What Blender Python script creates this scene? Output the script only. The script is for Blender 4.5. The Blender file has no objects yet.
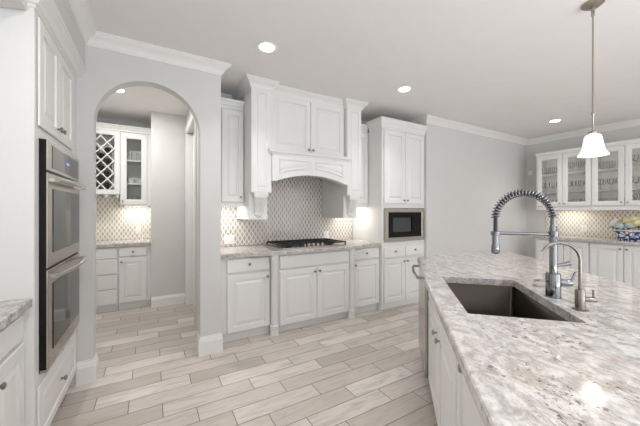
import bpy, bmesh, math, random
from mathutils import Matrix, Vector
R = math.radians
PI = math.pi
random.seed(7)
SC = bpy.context.scene
COL = SC.collection

# ------------------------------------------------------------------ camera, world, light, exposure
cam_d = bpy.data.cameras.new('camera')
cam = bpy.data.objects.new('camera', cam_d)
COL.objects.link(cam)
cam.location = (0, 0, 1.4)
cam.rotation_euler = (R(90), 0, R(-30))
cam_d.sensor_width = 36
cam_d.lens = 290 / 640 * 36
cam_d.shift_y = -2 / 640
cam_d.clip_start = 0.02
SC.camera = cam

world = bpy.data.worlds.new('World')
SC.world = world
world.use_nodes = True
world.node_tree.nodes['Background'].inputs[0].default_value = (0.93, 0.96, 1.0, 1)
world.node_tree.nodes['Background'].inputs[1].default_value = 1.6

SC.view_settings.view_transform = 'Standard'
SC.view_settings.look = 'None'
SC.view_settings.gamma = 1
SC.view_settings.use_curve_mapping = False
SC.view_settings.exposure = 0.14
SC.cycles.transparent_max_bounces = 40
SC.cycles.max_bounces = 14
SC.cycles.diffuse_bounces = 6

CEIL = 2.85
CTOP = 0.95


def area_light(name, loc, rot, sx, sy, power, color=(1, 1, 1), parent=None, shape='RECTANGLE', spread=180):
    d = bpy.data.lights.new(name, 'AREA')
    d.shape = shape
    d.size = sx
    d.size_y = sy
    d.energy = power
    d.color = color
    d.spread = R(spread)
    o = bpy.data.objects.new(name, d)
    COL.objects.link(o)
    o.location = loc
    o.rotation_euler = rot
    if parent:
        o.parent = parent
    return o


# added fill lights at assumed rear windows, unseen behind the camera
for wx, wp in ((0.0, 6), (2.3, 14), (4.6, 27)):
    area_light('added_window_fill', (wx, -3.35, 1.3), (R(84), 0, 0), 1.6, 2.0, wp, (0.92, 0.97, 1.06))

# added unseen uplight behind the camera, evens out ceiling and room brightness
area_light('added_uplight_fill', (1.1, -1.9, .9), (R(180), 0, 0), 3.4, 2.4, 106, (0.93, 0.975, 1.03))

# ------------------------------------------------------------------ materials


def lin(c):
    c = c / 255
    return c / 12.92 if c <= 0.04045 else ((c + 0.055) / 1.055) ** 2.4


def rgb(r, g, b):
    return (lin(r), lin(g), lin(b), 1)


class NT:
    """small helper around a node tree"""

    def __init__(s, name):
        s.m = bpy.data.materials.new(name)
        s.m.use_nodes = True
        s.t = s.m.node_tree
        s.b = s.t.nodes['Principled BSDF']

    def n(s, kind, **kw):
        x = s.t.nodes.new(kind)
        for k, v in kw.items():
            setattr(x, k, v)
        return x

    def link(s, a, b):
        s.t.links.new(a, b)

    def val(s, sock, v):
        if hasattr(v, 'is_linked') or isinstance(v, bpy.types.NodeSocket):
            s.link(v, sock)
        else:
            sock.default_value = v

    def math(s, op, a, b=0.0, c=None):
        x = s.n('ShaderNodeMath', operation=op)
        s.val(x.inputs[0], a)
        s.val(x.inputs[1], b)
        if c is not None:
            s.val(x.inputs[2], c)
        return x.outputs[0]

    def mix(s, f, a, b):
        x = s.n('ShaderNodeMix', data_type='RGBA')
        s.val(x.inputs[0], f)
        s.val(x.inputs[6], a)
        s.val(x.inputs[7], b)
        return x.outputs[2]

    def smooth(s, v, a, b):
        x = s.n('ShaderNodeMapRange', interpolation_type='SMOOTHSTEP')
        s.val(x.inputs[0], v)
        x.inputs[1].default_value = a
        x.inputs[2].default_value = b
        return x.outputs[0]

    def obj(s):
        return s.n('ShaderNodeTexCoord').outputs['Object']

    def sep(s, v):
        x = s.n('ShaderNodeSeparateXYZ')
        s.link(v, x.inputs[0])
        return x.outputs

    def comb(s, a, b, c=0.0):
        x = s.n('ShaderNodeCombineXYZ')
        s.val(x.inputs[0], a)
        s.val(x.inputs[1], b)
        s.val(x.inputs[2], c)
        return x.outputs[0]

    def mapping(s, v, scale=(1, 1, 1), rot=(0, 0, 0)):
        x = s.n('ShaderNodeMapping')
        s.link(v, x.inputs[0])
        x.inputs['Scale'].default_value = scale
        x.inputs['Rotation'].default_value = rot
        return x.outputs[0]

    def noise(s, v, scale, detail=3, rough=0.5, dist=0.0):
        x = s.n('ShaderNodeTexNoise')
        s.link(v, x.inputs['Vector'])
        x.inputs['Scale'].default_value = scale
        x.inputs['Detail'].default_value = detail
        x.inputs['Roughness'].default_value = rough
        x.inputs['Distortion'].default_value = dist
        return x.outputs['Fac']

    def bump(s, h, strength, dist=0.002):
        x = s.n('ShaderNodeBump')
        x.inputs['Strength'].default_value = strength
        x.inputs['Distance'].default_value = dist
        s.link(h, x.inputs['Height'])
        s.link(x.outputs[0], s.b.inputs['Normal'])


def plain(name, col, rough=0.5, metal=0.0, spec=0.5, vary=0.03, nscale=6.0, bump=0.0, bscale=300.0):
    k = NT(name)
    co = k.obj()
    n = k.noise(co, nscale)
    dark = tuple(c * (1 - vary) for c in col[:3]) + (1,)
    lite = tuple(min(1, c * (1 + vary)) for c in col[:3]) + (1,)
    k.link(k.mix(n, dark, lite), k.b.inputs['Base Color'])
    k.b.inputs['Roughness'].default_value = rough
    k.b.inputs['Metallic'].default_value = metal
    k.b.inputs['Specular IOR Level'].default_value = spec
    if bump:
        k.bump(k.noise(co, bscale, 2), bump, 0.001)
    return k.m


M = {}
M['wall'] = plain('wall_paint', rgb(212, 211, 209), 0.7, bump=0.15, bscale=120)
M['ceiling'] = plain('ceiling_paint', rgb(233, 231, 228), 0.85, bump=0.1, bscale=90)
M['trim'] = plain('trim_paint', rgb(234, 233, 231), 0.4, vary=0.01)
M['cab'] = plain('cabinet_paint', rgb(229, 229, 227), 0.38, vary=0.01)
M['cabin'] = plain('cabinet_interior', rgb(196, 192, 186), 0.6, vary=0.02)
M['wood'] = plain('raw_wood_underside', rgb(186, 150, 104), 0.6, vary=0.12, nscale=20)
M['nickel'] = plain('brushed_nickel', rgb(170, 163, 152), 0.28, 1.0)
M['faucetnickel'] = plain('satin_nickel', rgb(146, 140, 131), 0.22, 1.0)
M['knob'] = plain('knob_metal', rgb(150, 143, 134), 0.28, 1.0)
M['chrome'] = plain('chrome', rgb(140, 142, 146), 0.07, 1.0)
M['black'] = plain('black_enamel', rgb(7, 7, 8), 0.4, spec=0.25)
M['rubber'] = plain('dark_hose', rgb(46, 46, 48), 0.4)
M['iron'] = plain('cast_iron', rgb(22, 22, 23), 0.55, vary=0.2, nscale=60)
M['blackglass'] = plain('black_glass', rgb(8, 8, 9), 0.08, spec=0.25)
M['greyglass'] = plain('smoked_oven_glass', rgb(30, 29, 29), 0.05, spec=0.6)
M['mwglass'] = plain('microwave_window', rgb(58, 60, 63), 0.12, spec=0.5)
M['white'] = plain('white_plastic', rgb(240, 240, 238), 0.4, vary=0.01)
M['china'] = plain('white_china', rgb(232, 230, 226), 0.2, vary=0.02)
M['bottle'] = plain('dark_bottle_glass', rgb(24, 22, 20), 0.12)
M['bottlegrey'] = plain('grey_bottle_glass', rgb(92, 94, 94), 0.15)
M['foilred'] = plain('wine_foil', rgb(92, 46, 34), 0.4)
M['leaf'] = plain('leaf_green', rgb(58, 84, 52), 0.6, vary=0.3, nscale=30)
M['cream'] = plain('cream_petal', rgb(243, 231, 186), 0.6, vary=0.06, nscale=30)
M['petalwhite'] = plain('white_petal', rgb(246, 243, 236), 0.6, vary=0.03, nscale=30)
M['teal'] = plain('pale_blue_petal', rgb(196, 210, 208), 0.6, vary=0.12, nscale=30)


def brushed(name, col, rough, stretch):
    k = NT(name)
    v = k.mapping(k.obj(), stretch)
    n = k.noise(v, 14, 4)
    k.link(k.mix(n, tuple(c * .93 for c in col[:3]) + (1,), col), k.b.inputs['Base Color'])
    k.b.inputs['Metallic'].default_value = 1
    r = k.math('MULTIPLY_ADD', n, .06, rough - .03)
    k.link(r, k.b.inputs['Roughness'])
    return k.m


M['steel'] = plain('brushed_steel', rgb(186, 180, 172), 0.25, 1.0, vary=.02)
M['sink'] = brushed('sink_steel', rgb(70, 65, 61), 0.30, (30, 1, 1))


def emit(name, col, strength):
    k = NT(name)
    k.b.inputs['Base Color'].default_value = col
    k.b.inputs['Emission Color'].default_value = col
    k.b.inputs['Emission Strength'].default_value = strength
    return k.m


M['lamp'] = emit('lit_lamp_diffuser', (1, 0.97, 0.92, 1), 14)
M['shade'] = emit('lit_opal_shade', (1, 0.97, 0.93, 1), 0.5)
M['glowbar'] = emit('lit_glow_strip', (1, 0.93, 0.82, 1), 3)  # under-cabinet bars, and the strips added inside the hutch cabinets
M['display'] = emit('blue_display', (0.25, 0.4, 0.9, 1), 0.5)


def glass(name, tint, refl):
    k = NT(name)
    t = k.t
    tr = k.n('ShaderNodeBsdfTransparent')
    tr.inputs[0].default_value = tint
    gl = k.n('ShaderNodeBsdfGlossy')
    gl.inputs['Roughness'].default_value = 0.03
    fr = k.n('ShaderNodeLayerWeight')
    fr.inputs[0].default_value = refl
    mx = k.n('ShaderNodeMixShader')
    k.link(fr.outputs['Fresnel'], mx.inputs[0])
    k.link(tr.outputs[0], mx.inputs[1])
    k.link(gl.outputs[0], mx.inputs[2])
    k.link(mx.outputs[0], t.nodes['Material Output'].inputs[0])
    return k.m


M['pane'] = glass('clear_pane', (0.93, 0.935, 0.93, 1), 0.2)
M['crystal'] = glass('crystal_glass', (0.985, 0.99, 0.99, 1), 0.12)


def granite():
    k = NT('white_granite')
    co = k.obj()
    v = k.mapping(co, (1, 1, 1), (0, 0, R(-24)))
    big = k.noise(k.mapping(v, (.6, 1.7, 1)), 2.0, 3, .55, .6)
    cloud = k.noise(k.mapping(v, (1, 1.4, 1.4)), 15, 6, .68, .7)
    grain = k.noise(k.mapping(v, (1, 1.3, 1)), 62, 5, .72, .3)
    c = k.mix(k.smooth(cloud, .34, .66), rgb(164, 160, 157), rgb(212, 210, 207))
    warm = k.math('MULTIPLY', k.smooth(big, .44, .58), k.smooth(cloud, .60, .38))
    c = k.mix(k.math('MULTIPLY', warm, .95), c, rgb(180, 168, 158))
    c = k.mix(k.math('MULTIPLY', k.smooth(grain, .52, .66), .55), c, rgb(158, 153, 150))
    c = k.mix(k.math('MULTIPLY', k.smooth(grain, .46, .32), .45), c, rgb(228, 226, 223))
    # dark garnet specks and short streaks along the drift of the stone
    sp = k.noise(k.mapping(v, (1, 1.4, 1)), 54, 3, .62, .5)
    gate = k.noise(k.mapping(v, (1, 2.5, 1)), 3.4, 3, .6)
    f = k.math('MULTIPLY', k.smooth(sp, .575, .64), k.smooth(gate, .42, .58))
    c = k.mix(k.math('MULTIPLY', f, .85), c, rgb(98, 80, 74))
    vein = k.noise(k.mapping(v, (.8, 4.2, 2)), 4.0, 6, .7, 1.4)
    vf = k.smooth(k.math('ABSOLUTE', k.math('SUBTRACT', vein, .5)), .018, .0)
    vf = k.math('MULTIPLY', vf, k.smooth(gate, .45, .6))
    c = k.mix(k.math('MULTIPLY', vf, .75), c, rgb(120, 100, 94))
    k.link(c, k.b.inputs['Base Color'])
    k.b.inputs['Roughness'].default_value = 0.07
    k.b.inputs['Specular IOR Level'].default_value = 0.5
    return k.m


M['granite'] = granite()


def plank_floor():
    k = NT('wood_look_tile')
    X, Y, Z = k.sep(k.obj())
    PY, PX = 0.1615, 0.631
    ry = k.math('DIVIDE', k.math('SUBTRACT', Y, 2.2335), PY)
    row = k.math('FLOOR', ry)
    fy = k.math('SUBTRACT', ry, row)
    rx = k.math('ADD', k.math('DIVIDE', k.math('SUBTRACT', X, 0.693), PX), k.math('MULTIPLY', row, 1 / 3))
    colm = k.math('FLOOR', rx)
    fx = k.math('SUBTRACT', rx, colm)
    dx = k.math('MULTIPLY', k.math('MINIMUM', fx, k.math('SUBTRACT', 1, fx)), PX)
    dy = k.math('MULTIPLY', k.math('MINIMUM', fy, k.math('SUBTRACT', 1, fy)), PY)
    d = k.math('MINIMUM', dx, dy)
    grout = k.smooth(d, .0038, .0018)
    wn = k.n('ShaderNodeTexWhiteNoise', noise_dimensions='2D')
    k.link(k.comb(row, colm), wn.inputs['Vector'])
    rnd = wn.outputs['Value']
    gv = k.comb(k.math('ADD', X, k.math('MULTIPLY', rnd, 37)), k.math('MULTIPLY', Y, 9), k.math('MULTIPLY', rnd, 11))
    g1 = k.noise(gv, 2.6, 5, .6, 1.1)
    g2 = k.noise(k.mapping(gv, (1, 4, 1)), 7, 4, .6, .5)
    base = k.mix(rnd, rgb(182, 173, 165), rgb(222, 214, 209))
    c = k.mix(k.math('MULTIPLY', k.smooth(g1, .44, .70), .62), base, rgb(168, 157, 148))
    c = k.mix(k.math('MULTIPLY', k.smooth(g2, .48, .7), .35), c, rgb(154, 144, 136))
    c = k.mix(grout, c, rgb(122, 111, 102))
    k.link(c, k.b.inputs['Base Color'])
    r = k.math('MULTIPLY_ADD', grout, .4, .33)
    k.link(r, k.b.inputs['Roughness'])
    k.bump(k.math('SUBTRACT', 1, grout), .5, .0015)
    return k.m


M['floor'] = plank_floor()


def arabesque(name, tile_a, tile_b, grout_c):
    """lantern shaped tiles: two families of waved diagonals"""
    k = NT(name)
    X, Y, Z = k.sep(k.obj())
    u = k.math('DIVIDE', X, 0.0593)
    v = k.math('DIVIDE', Z, 0.0947)
    a = k.math('ADD', u, v)
    b = k.math('SUBTRACT', u, v)
    wa = k.math('MULTIPLY', k.math('SINE', k.math('MULTIPLY', b, 2 * PI)), -.035)
    wb = k.math('MULTIPLY', k.math('SINE', k.math('MULTIPLY', a, 2 * PI)), -.035)
    a2 = k.math('ADD', a, wa)
    b2 = k.math('ADD', b, wb)

    def near(x):
        f = k.math('FRACT', x)
        return k.math('MINIMUM', f, k.math('SUBTRACT', 1, f))
    d = k.math('MINIMUM', near(a2), near(b2))
    grout = k.smooth(d, .20, .11)
    wn = k.n('ShaderNodeTexWhiteNoise', noise_dimensions='2D')
    k.link(k.comb(k.math('FLOOR', a2), k.math('FLOOR', b2)), wn.inputs['Vector'])
    c = k.mix(wn.outputs['Value'], tile_a, tile_b)
    c = k.mix(grout, c, grout_c)
    k.link(c, k.b.inputs['Base Color'])
    k.link(k.math('MULTIPLY_ADD', grout, .45, .10), k.b.inputs['Roughness'])
    k.bump(k.smooth(d, .05, .2), .45, .003)
    return k.m


M['tile'] = arabesque('lantern_tile', rgb(166, 158, 151), rgb(178, 170, 163), rgb(226, 222, 215))
M['tile2'] = arabesque('lantern_tile_beige', rgb(190, 182, 166), rgb(200, 192, 177), rgb(238, 235, 226))


def blue_white():
    k = NT('blue_white_china')
    co = k.obj()
    vo = k.n('ShaderNodeTexVoronoi', feature='DISTANCE_TO_EDGE')
    k.link(co, vo.inputs['Vector'])
    vo.inputs['Scale'].default_value = 14
    vo2 = k.n('ShaderNodeTexVoronoi', feature='F1')
    k.link(co, vo2.inputs['Vector'])
    vo2.inputs['Scale'].default_value = 14
    f = k.math('MAXIMUM', k.smooth(vo.outputs['Distance'], .10, .07), k.smooth(vo2.outputs['Distance'], .32, .26))
    ring = k.smooth(k.math('ABSOLUTE', k.math('SUBTRACT', vo2.outputs['Distance'], .42)), .05, .03)
    f = k.math('MAXIMUM', f, ring)
    k.link(k.mix(f, rgb(226, 228, 234), rgb(38, 46, 112)), k.b.inputs['Base Color'])
    k.b.inputs['Roughness'].default_value = .15
    return k.m


M['bluewhite'] = blue_white()

# ------------------------------------------------------------------ mesh helpers


def obj(name, bm, mat, parent=None, smooth=None):
    bmesh.ops.recalc_face_normals(bm, faces=bm.faces)
    if smooth is not None:
        for f in bm.faces:
            f.smooth = True
        for e in bm.edges:
            if len(e.link_faces) == 2 and e.calc_face_angle(0) > R(smooth):
                e.smooth = False
    me = bpy.data.meshes.new(name)
    bm.to_mesh(me)
    bm.free()
    me.materials.append(M[mat] if isinstance(mat, str) else mat)
    o = bpy.data.objects.new(name, me)
    COL.objects.link(o)
    if parent:
        o.parent = parent
    return o


def box(bm, x0, x1, y0, y1, z0, z1, bev=0.0):
    vs = [bm.verts.new((x, y, z)) for x in (x0, x1) for y in (y0, y1) for z in (z0, z1)]
    F = [(0, 1, 3, 2), (4, 6, 7, 5), (0, 4, 5, 1), (2, 3, 7, 6), (0, 2, 6, 4), (1, 5, 7, 3)]
    fs = [bm.faces.new([vs[i] for i in f]) for f in F]
    if bev:
        es = list({e for f in fs for e in f.edges})
        bmesh.ops.bevel(bm, geom=es, offset=bev, segments=2, affect='EDGES', profile=.5)


def boxes(*bs, bev=0.0):
    bm = bmesh.new()
    for b in bs:
        box(bm, *b, bev=bev)
    return bm


def loft(bm, loops, cap0=True, cap1=True, closed=True):
    rings = [[bm.verts.new(p) for p in l] for l in loops]
    n = len(rings[0])
    for a, b in zip(rings, rings[1:]):
        for i in range(n if closed else n - 1):
            j = (i + 1) % n
            try:
                bm.faces.new((a[i], a[j], b[j], b[i]))
            except ValueError:
                pass
    if cap0:
        bm.faces.new(rings[0][::-1])
    if cap1:
        bm.faces.new(rings[-1])
    return rings


def inset(poly, d):
    """inset of a CCW 2D polygon by d with mitred corners"""
    n = len(poly)
    out = []
    for i in range(n):
        p0, p1, p2 = Vector(poly[i - 1]), Vector(poly[i]), Vector(poly[(i + 1) % n])
        d1 = (p1 - p0).normalized()
        d2 = (p2 - p1).normalized()
        n1 = Vector((-d1.y, d1.x))
        n2 = Vector((-d2.y, d2.x))
        m = (n1 + n2) / max(.25, 1 + n1.dot(n2))
        out.append(tuple(p1 + m * d))
    return out


def raised(bm, poly, prof, cap0=True, cap1=True):
    """poly in x,z (CCW seen from the front); prof = list of (inset, y)"""
    loft(bm, [[(p[0], y, p[1]) for p in inset(poly, d)] for d, y in prof], cap0, cap1)


def rect(x0, x1, z0, z1):
    return [(x0, z0), (x1, z0), (x1, z1), (x0, z1)]


def lathe(bm, prof, n=24, at=(0, 0, 0), axis='z', sx=1, sy=1):
    loops = []
    for r, h in prof:
        l = []
        for i in range(n):
            a = 2 * PI * i / n
            x, y = r * math.cos(a) * sx, r * math.sin(a) * sy
            if axis == 'z':
                p = (x, y, h)
            elif axis == 'y':
                p = (x, h, y)
            else:
                p = (h, x, y)
            l.append((p[0] + at[0], p[1] + at[1], p[2] + at[2]))
        loops.append(l)
    loft(bm, loops)


def tube(bm, pts, r, n=12, rads=None):
    pts = [Vector(p) for p in pts]
    t0 = (pts[1] - pts[0]).normalized()
    ref = Vector((0, 0, 1)) if abs(t0.z) < .9 else Vector((1, 0, 0))
    u = t0.cross(ref).normalized()
    loops = []
    for i, p in enumerate(pts):
        t = ((pts[min(i + 1, len(pts) - 1)] - pts[max(i - 1, 0)])).normalized()
        u = (u - t * u.dot(t)).normalized()
        w = t.cross(u)
        rr = rads[i] if rads else r
        loops.append([tuple(p + (u * math.cos(2 * PI * k / n) + w * math.sin(2 * PI * k / n)) * rr) for k in range(n)])
    loft(bm, loops)


def sweep(bm, prof, path, closed=False):
    """profile (out, z) along a 2D path; out is to the right of travel; mitred"""
    n = len(path)
    P = [Vector(p) for p in path]
    loops = []
    for i in range(n):
        ds = []
        if i > 0 or closed:
            ds.append((P[i] - P[i - 1]).normalized())
        if i < n - 1 or closed:
            ds.append((P[(i + 1) % n] - P[i]).normalized())
        ns = [Vector((d.y, -d.x)) for d in ds]
        m = ns[0] if len(ns) == 1 else (ns[0] + ns[1]) / max(.2, 1 + ns[0].dot(ns[1]))
        loops.append([(P[i].x + m.x * o, P[i].y + m.y * o, z) for o, z in prof])
    if closed:
        loops.append(loops[0])
    loft(bm, loops, not closed, not closed)


def crown_prof(z0, h, p):
    s = [(0, 0), (.10, 0), (.13, .10), (.20, .13), (.24, .22), (.36, .38), (.56, .56), (.74, .66), (.80, .74), (.88, .76), (.90, .86), (1, .90), (1, 1), (0, 1)]
    return [(a * p, z0 + b * h) for a, b in s]


def base_prof(h, t=.016):
    return [(0, 0), (t, 0), (t, h * .72), (t * .8, h * .75), (t * .8, h * .80), (t * .55, h * .88), (t * .3, h * .94), (t * .3, h), (0, h)]


def thing(name, label, cat, loc=(0, 0, 0), rz=0.0, group=None):
    o = bpy.data.objects.new(name, None)
    COL.objects.link(o)
    o.empty_display_size = .05
    o.location = loc
    o.rotation_euler = (0, 0, rz)
    tag(o, label, cat, group)
    return o


def tag(o, label, cat, group=None):
    o['label'] = label
    o['category'] = cat
    if group:
        o['group'] = group
    return o


def struct(name, bm, mat, parent=None, smooth=None):
    o = obj(name, bm, mat, parent, smooth)
    if parent is None:
        o['kind'] = 'structure'
    return o


def dup(root, loc, rz=None, label=None, group=None):
    r = root.copy()
    COL.objects.link(r)
    r.location = loc
    if rz is not None:
        r.rotation_euler = (0, 0, rz)
    if label:
        r['label'] = label
    if group:
        r['group'] = group
    for ch in list(root.children):
        c = ch.copy()
        COL.objects.link(c)
        c.parent = r
        for g in list(ch.children):
            d = g.copy()
            COL.objects.link(d)
            d.parent = c
    return r


# ------------------------------------------------------------------ room shell
WX0, WX1 = -1.17, 6.67            # left and right wall faces
REAR = -3.5
BW = 3.05                         # back wall right of the cooking alcove
AF, AT = 3.0, 0.12                # arch wall front face and thickness

struct('floor', boxes((-1.4, 6.8, REAR - .2, 5.7, -.12, 0)), 'floor')
struct('ceiling', boxes((-1.4, 6.8, REAR - .2, 5.7, CEIL, CEIL + .12)), 'ceiling')
struct('wall_left', boxes((WX0 - .15, WX0, REAR, AF, 0, CEIL)), 'wall')
struct('wall_right', boxes((WX1, WX1 + .15, REAR, BW + .1, 0, CEIL)), 'wall')
struct('wall_back', boxes((3.655, WX1 + .15, BW, BW + .85, 0, CEIL)), 'wall')
struct('wall_alcove', boxes((.45, 3.655, 3.78, 3.9, 0, CEIL)), 'wall')

# unseen rear wall, three tall window openings added for light
bm = bmesh.new()
zs = (.35, 2.55)
xs = [-1.32, -.85, .85, 1.45, 3.15, 3.75, 5.45, 6.77]
box(bm, xs[0], xs[-1], REAR - .15, REAR, 0, zs[0])
box(bm, xs[0], xs[-1], REAR - .15, REAR, zs[1], CEIL)
for i in range(0, 8, 2):
    box(bm, xs[i], xs[i + 1], REAR - .15, REAR, zs[0], zs[1])
struct('wall_rear', bm, 'wall')

# arch wall: two piers and the head over a round arch
AL, AR, SPR = -.42, .398, 2.143
rad = (AR - AL) / 2
acx = (AR + AL) / 2
bm = bmesh.new()
box(bm, -1.32, AL, AF, AF + AT, 0, CEIL)
box(bm, AR, .59, AF, AF + AT, 0, CEIL)
NA = 40
loops = []
for i in range(NA + 1):
    a = PI - PI * i / NA
    x, z = acx + rad * math.cos(a), SPR + rad * math.sin(a)
    loops.append([(x, AF, z), (x, AF + AT, z), (x, AF + AT, CEIL), (x, AF, CEIL)])
loft(bm, loops, False, False)
struct('wall_arch', bm, 'wall', smooth=30)
struct('wall_pier', boxes((.46, .59, AF + AT, 3.9, 0, CEIL)), 'wall')

# pantry behind the arch
struct('wall_pantry_left', boxes((-1.2, -1.05, AF + AT, 5.7, 0, CEIL)), 'wall')
struct('wall_pantry_back', boxes((-1.2, -.02, 5.53, 5.7, 0, CEIL)), 'wall')
struct('wall_pantry_front', boxes((-.02, .6, 4.87, 5.7, 0, CEIL)), 'wall')
struct('wall_pantry_right', boxes((.45, .6, 4.74, 4.87, 0, CEIL), (.45, .6, 3.9, 4.74, 2.56, CEIL)), 'wall')
d = obj('door_1', boxes((.52, .56, 3.9, 4.74, .005, 2.55)), 'trim')
d['kind'] = 'structure'
for zz in ((.25, 1.1), (1.25, 2.4)):
    bm = bmesh.new()
    box(bm, .514, .52, 4.02, 4.62, zz[0], zz[1], .002)
    obj('door_panel', bm, 'trim', d)
bm = boxes((.43, .45, 4.735, 4.845, 0, 2.66), (.43, .45, 3.85, 4.735, 2.55, 2.66), (.45, .52, 4.715, 4.74, 0, 2.55), bev=.004)
struct('trim_door_casing', bm, 'trim')

# soffit over the oven tower, with the low arched soffit nearer the camera
struct('wall_soffit', boxes((WX0, -.475, 1.2, AF, 2.552, CEIL)), 'wall')
bm = bmesh.new()
loft(bm, [[(x, 2.045, z), (x, 1.55, z), (x, 1.55, 2.552), (x, 2.045, 2.552)] for x, z in ((WX0, 2.30), (-.9, 2.37), (-.72, 2.405), (-.56, 2.432))])
struct('trim_soffit', bm, 'wall')

# ceiling crown, baseboards
bm = bmesh.new()
sweep(bm, crown_prof(2.752, .098, .085), [(-.475, 1.2), (-.475, AF), (.59, AF), (.59, 3.78), (.925, 3.78)])
struct('trim_crown_arch', bm, 'trim')
bm = bmesh.new()
sweep(bm, crown_prof(2.752, .098, .085), [(2.44, 3.78), (3.655, 3.78), (3.655, BW), (WX1, BW), (WX1, REAR)])
struct('trim_crown_back', bm, 'trim')
bm = bmesh.new()
sweep(bm, base_prof(.185), [(-.53, AF), (AL, AF), (AL, AF + AT)])
struct('baseboard_left', bm, 'trim')
bm = bmesh.new()
sweep(bm, base_prof(.185), [(AR, AF + AT), (AR, AF), (.592, AF), (.592, 3.14)])
struct('baseboard_pier', bm, 'trim')
bm = bmesh.new()
sweep(bm, base_prof(.15), [(-.018, 4.87), (.43, 4.87)])
struct('baseboard_pantry', bm, 'trim')
bm = bmesh.new()
sweep(bm, base_prof(.15), [(3.66, BW), (WX1, BW), (WX1, 2.76)])
struct('baseboard_back', bm, 'trim')

# ------------------------------------------------------------------ cabinet kit (local frame: x right, y into the wall, z up; the front is y = 0)


def door_prof(w, t=.02):
    s = min(.062, w * .22)
    k = min(1.0, w / .30)
    return [(0, 0), (0, -t + .003), (.003, -t), (s, -t), (s + .003, -t + .013), (s + .014 * k, -t + .013), (s + .042 * k, -t + .001)]


KNOB = [(.0, -.026), (.010, -.026), (.0145, -.022), (.015, -.018), (.011, -.013), (.0055, -.010), (.005, -.003), (.009, 0.0), (0.0, 0.0)]


def add_knob(parent, x, z, y, scale=1.0, mat='knob'):
    bm = bmesh.new()
    lathe(bm, [(r * scale, h * scale) for r, h in KNOB], 14, (x, y, z), 'y')
    return obj('knob', bm, mat, parent, 40)


def add_door(t, x0, x1, z0, z1, knob=None, y=-.004, th=.02, name='door', mat='cab'):
    bm = bmesh.new()
    raised(bm, rect(x0, x1, z0, z1), [(a, b + y) for a, b in door_prof(x1 - x0, th)])
    d = obj(name, bm, mat, t)
    if knob:
        add_knob(d, knob[0], knob[1], y - th)
    return d


def add_drawer(t, x0, x1, z0, z1, knobs=(), y=-.004, th=.02, name='drawer', mat='cab'):
    bm = bmesh.new()
    raised(bm, rect(x0, x1, z0, z1), [(0, y), (0, y - th + .005), (.002, y - th + .002), (.006, y - th)])
    d = obj(name, bm, mat, t)
    for kx, kz in knobs:
        add_knob(d, kx, kz, y - th)
    return d


def add_glass_door(t, x0, x1, z0, z1, knob, s=.062, y=-.002, th=.02):
    bm = bmesh.new()
    raised(bm, rect(x0, x1, z0, z1), [(s + .006, y), (0, y), (0, y - th + .003), (.003, y - th), (s - .008, y - th), (s, y - th + .007), (s + .006, y - th + .008), (s + .006, y)], False, False)
    d = obj('door', bm, 'cab', t)
    bm = boxes((x0 + s - .002, x1 - s + .002, y - .010, y - .006, z0 + s - .002, z1 - s + .002))
    obj('glass_pane', bm, 'pane', d)
    add_knob(d, knob[0], knob[1], y - th, .8)
    return d


def body(t, W, D, z0, z1, toe=0.0, rec=.03, side=None):
    bm = bmesh.new()
    box(bm, 0, W, 0, D, z0 + toe, z1)
    if toe:
        box(bm, .002, W - .002, rec, D, z0, z0 + toe)
    return obj('body', bm, 'cab', t)


# ------------------------------------------------------------------ left run: oven tower, ovens, low base cabinet
LR = R(90)
TX = -.535                                   # tower face
# local x -> world +Y, local y -> world -X
tower = thing('oven_cabinet', 'tall white oven tower cabinet with two upper doors, left of the arch', 'cabinet', (TX, 2.058, 0), LR)
TW, TD = AF - 2.058 - .002, .63
bm = boxes((0, TW, 0, TD, .115, .505), (0, TW, 0, TD, 1.80, 2.46), (0, .07, 0, TD, .505, 1.80), (TW - .072, TW, 0, TD, .505, 1.80),
           (.07, TW - .072, TD - .02, TD, .505, 1.80), (.002, TW - .002, .05, TD, 0, .115))
obj('body', bm, 'cab', tower)
add_door(tower, .034, .407, 1.858, 2.436, (.372, 1.92), th=.010)
add_door(tower, .413, .786, 1.858, 2.436, (.448, 1.92), th=.010)
bm = bmesh.new()
raised(bm, rect(.035, .90, .135, .455), [(0, -.002), (0, -.010), (.003, -.012), (.05, -.012), (.054, -.004), (.066, -.004), (.09, -.011)])
dr = obj('drawer', bm, 'cab', tower)
add_knob(dr, .465, .29, -.012, 1.15)
bm = bmesh.new()
sweep(bm, [(0, 2.46), (.006, 2.46), (.010, 2.475), (.022, 2.48), (.026, 2.492), (.040, 2.51), (.055, 2.52), (.058, 2.53), (.068, 2.535), (.068, 2.55), (0, 2.55)][:], [(0, TD), (0, 0), (TW, 0)])
obj('crown', bm, 'cab', tower)

oven = thing('double_wall_oven', 'stainless steel double wall oven built into the tall white tower left of the arch', 'oven', (TX, 2.13, .512), LR)
OW, OH = .787, 1.285
obj('housing', boxes((.001, OW - .001, -.0295, .5, .002, OH - .002)), 'black', oven)
bm = boxes((.0005, OW - .0005, -.0345, -.029, 1.115, OH), bev=.001)
cp = obj('control_panel', bm, 'steel', oven)
obj('control_glass', boxes((.09, OW - .045, -.0365, -.0345, 1.135, OH - .02)), 'greyglass', cp)
obj('display', boxes((.40, .47, -.0372, -.0365, 1.195, 1.212)), 'display', cp)


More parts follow.
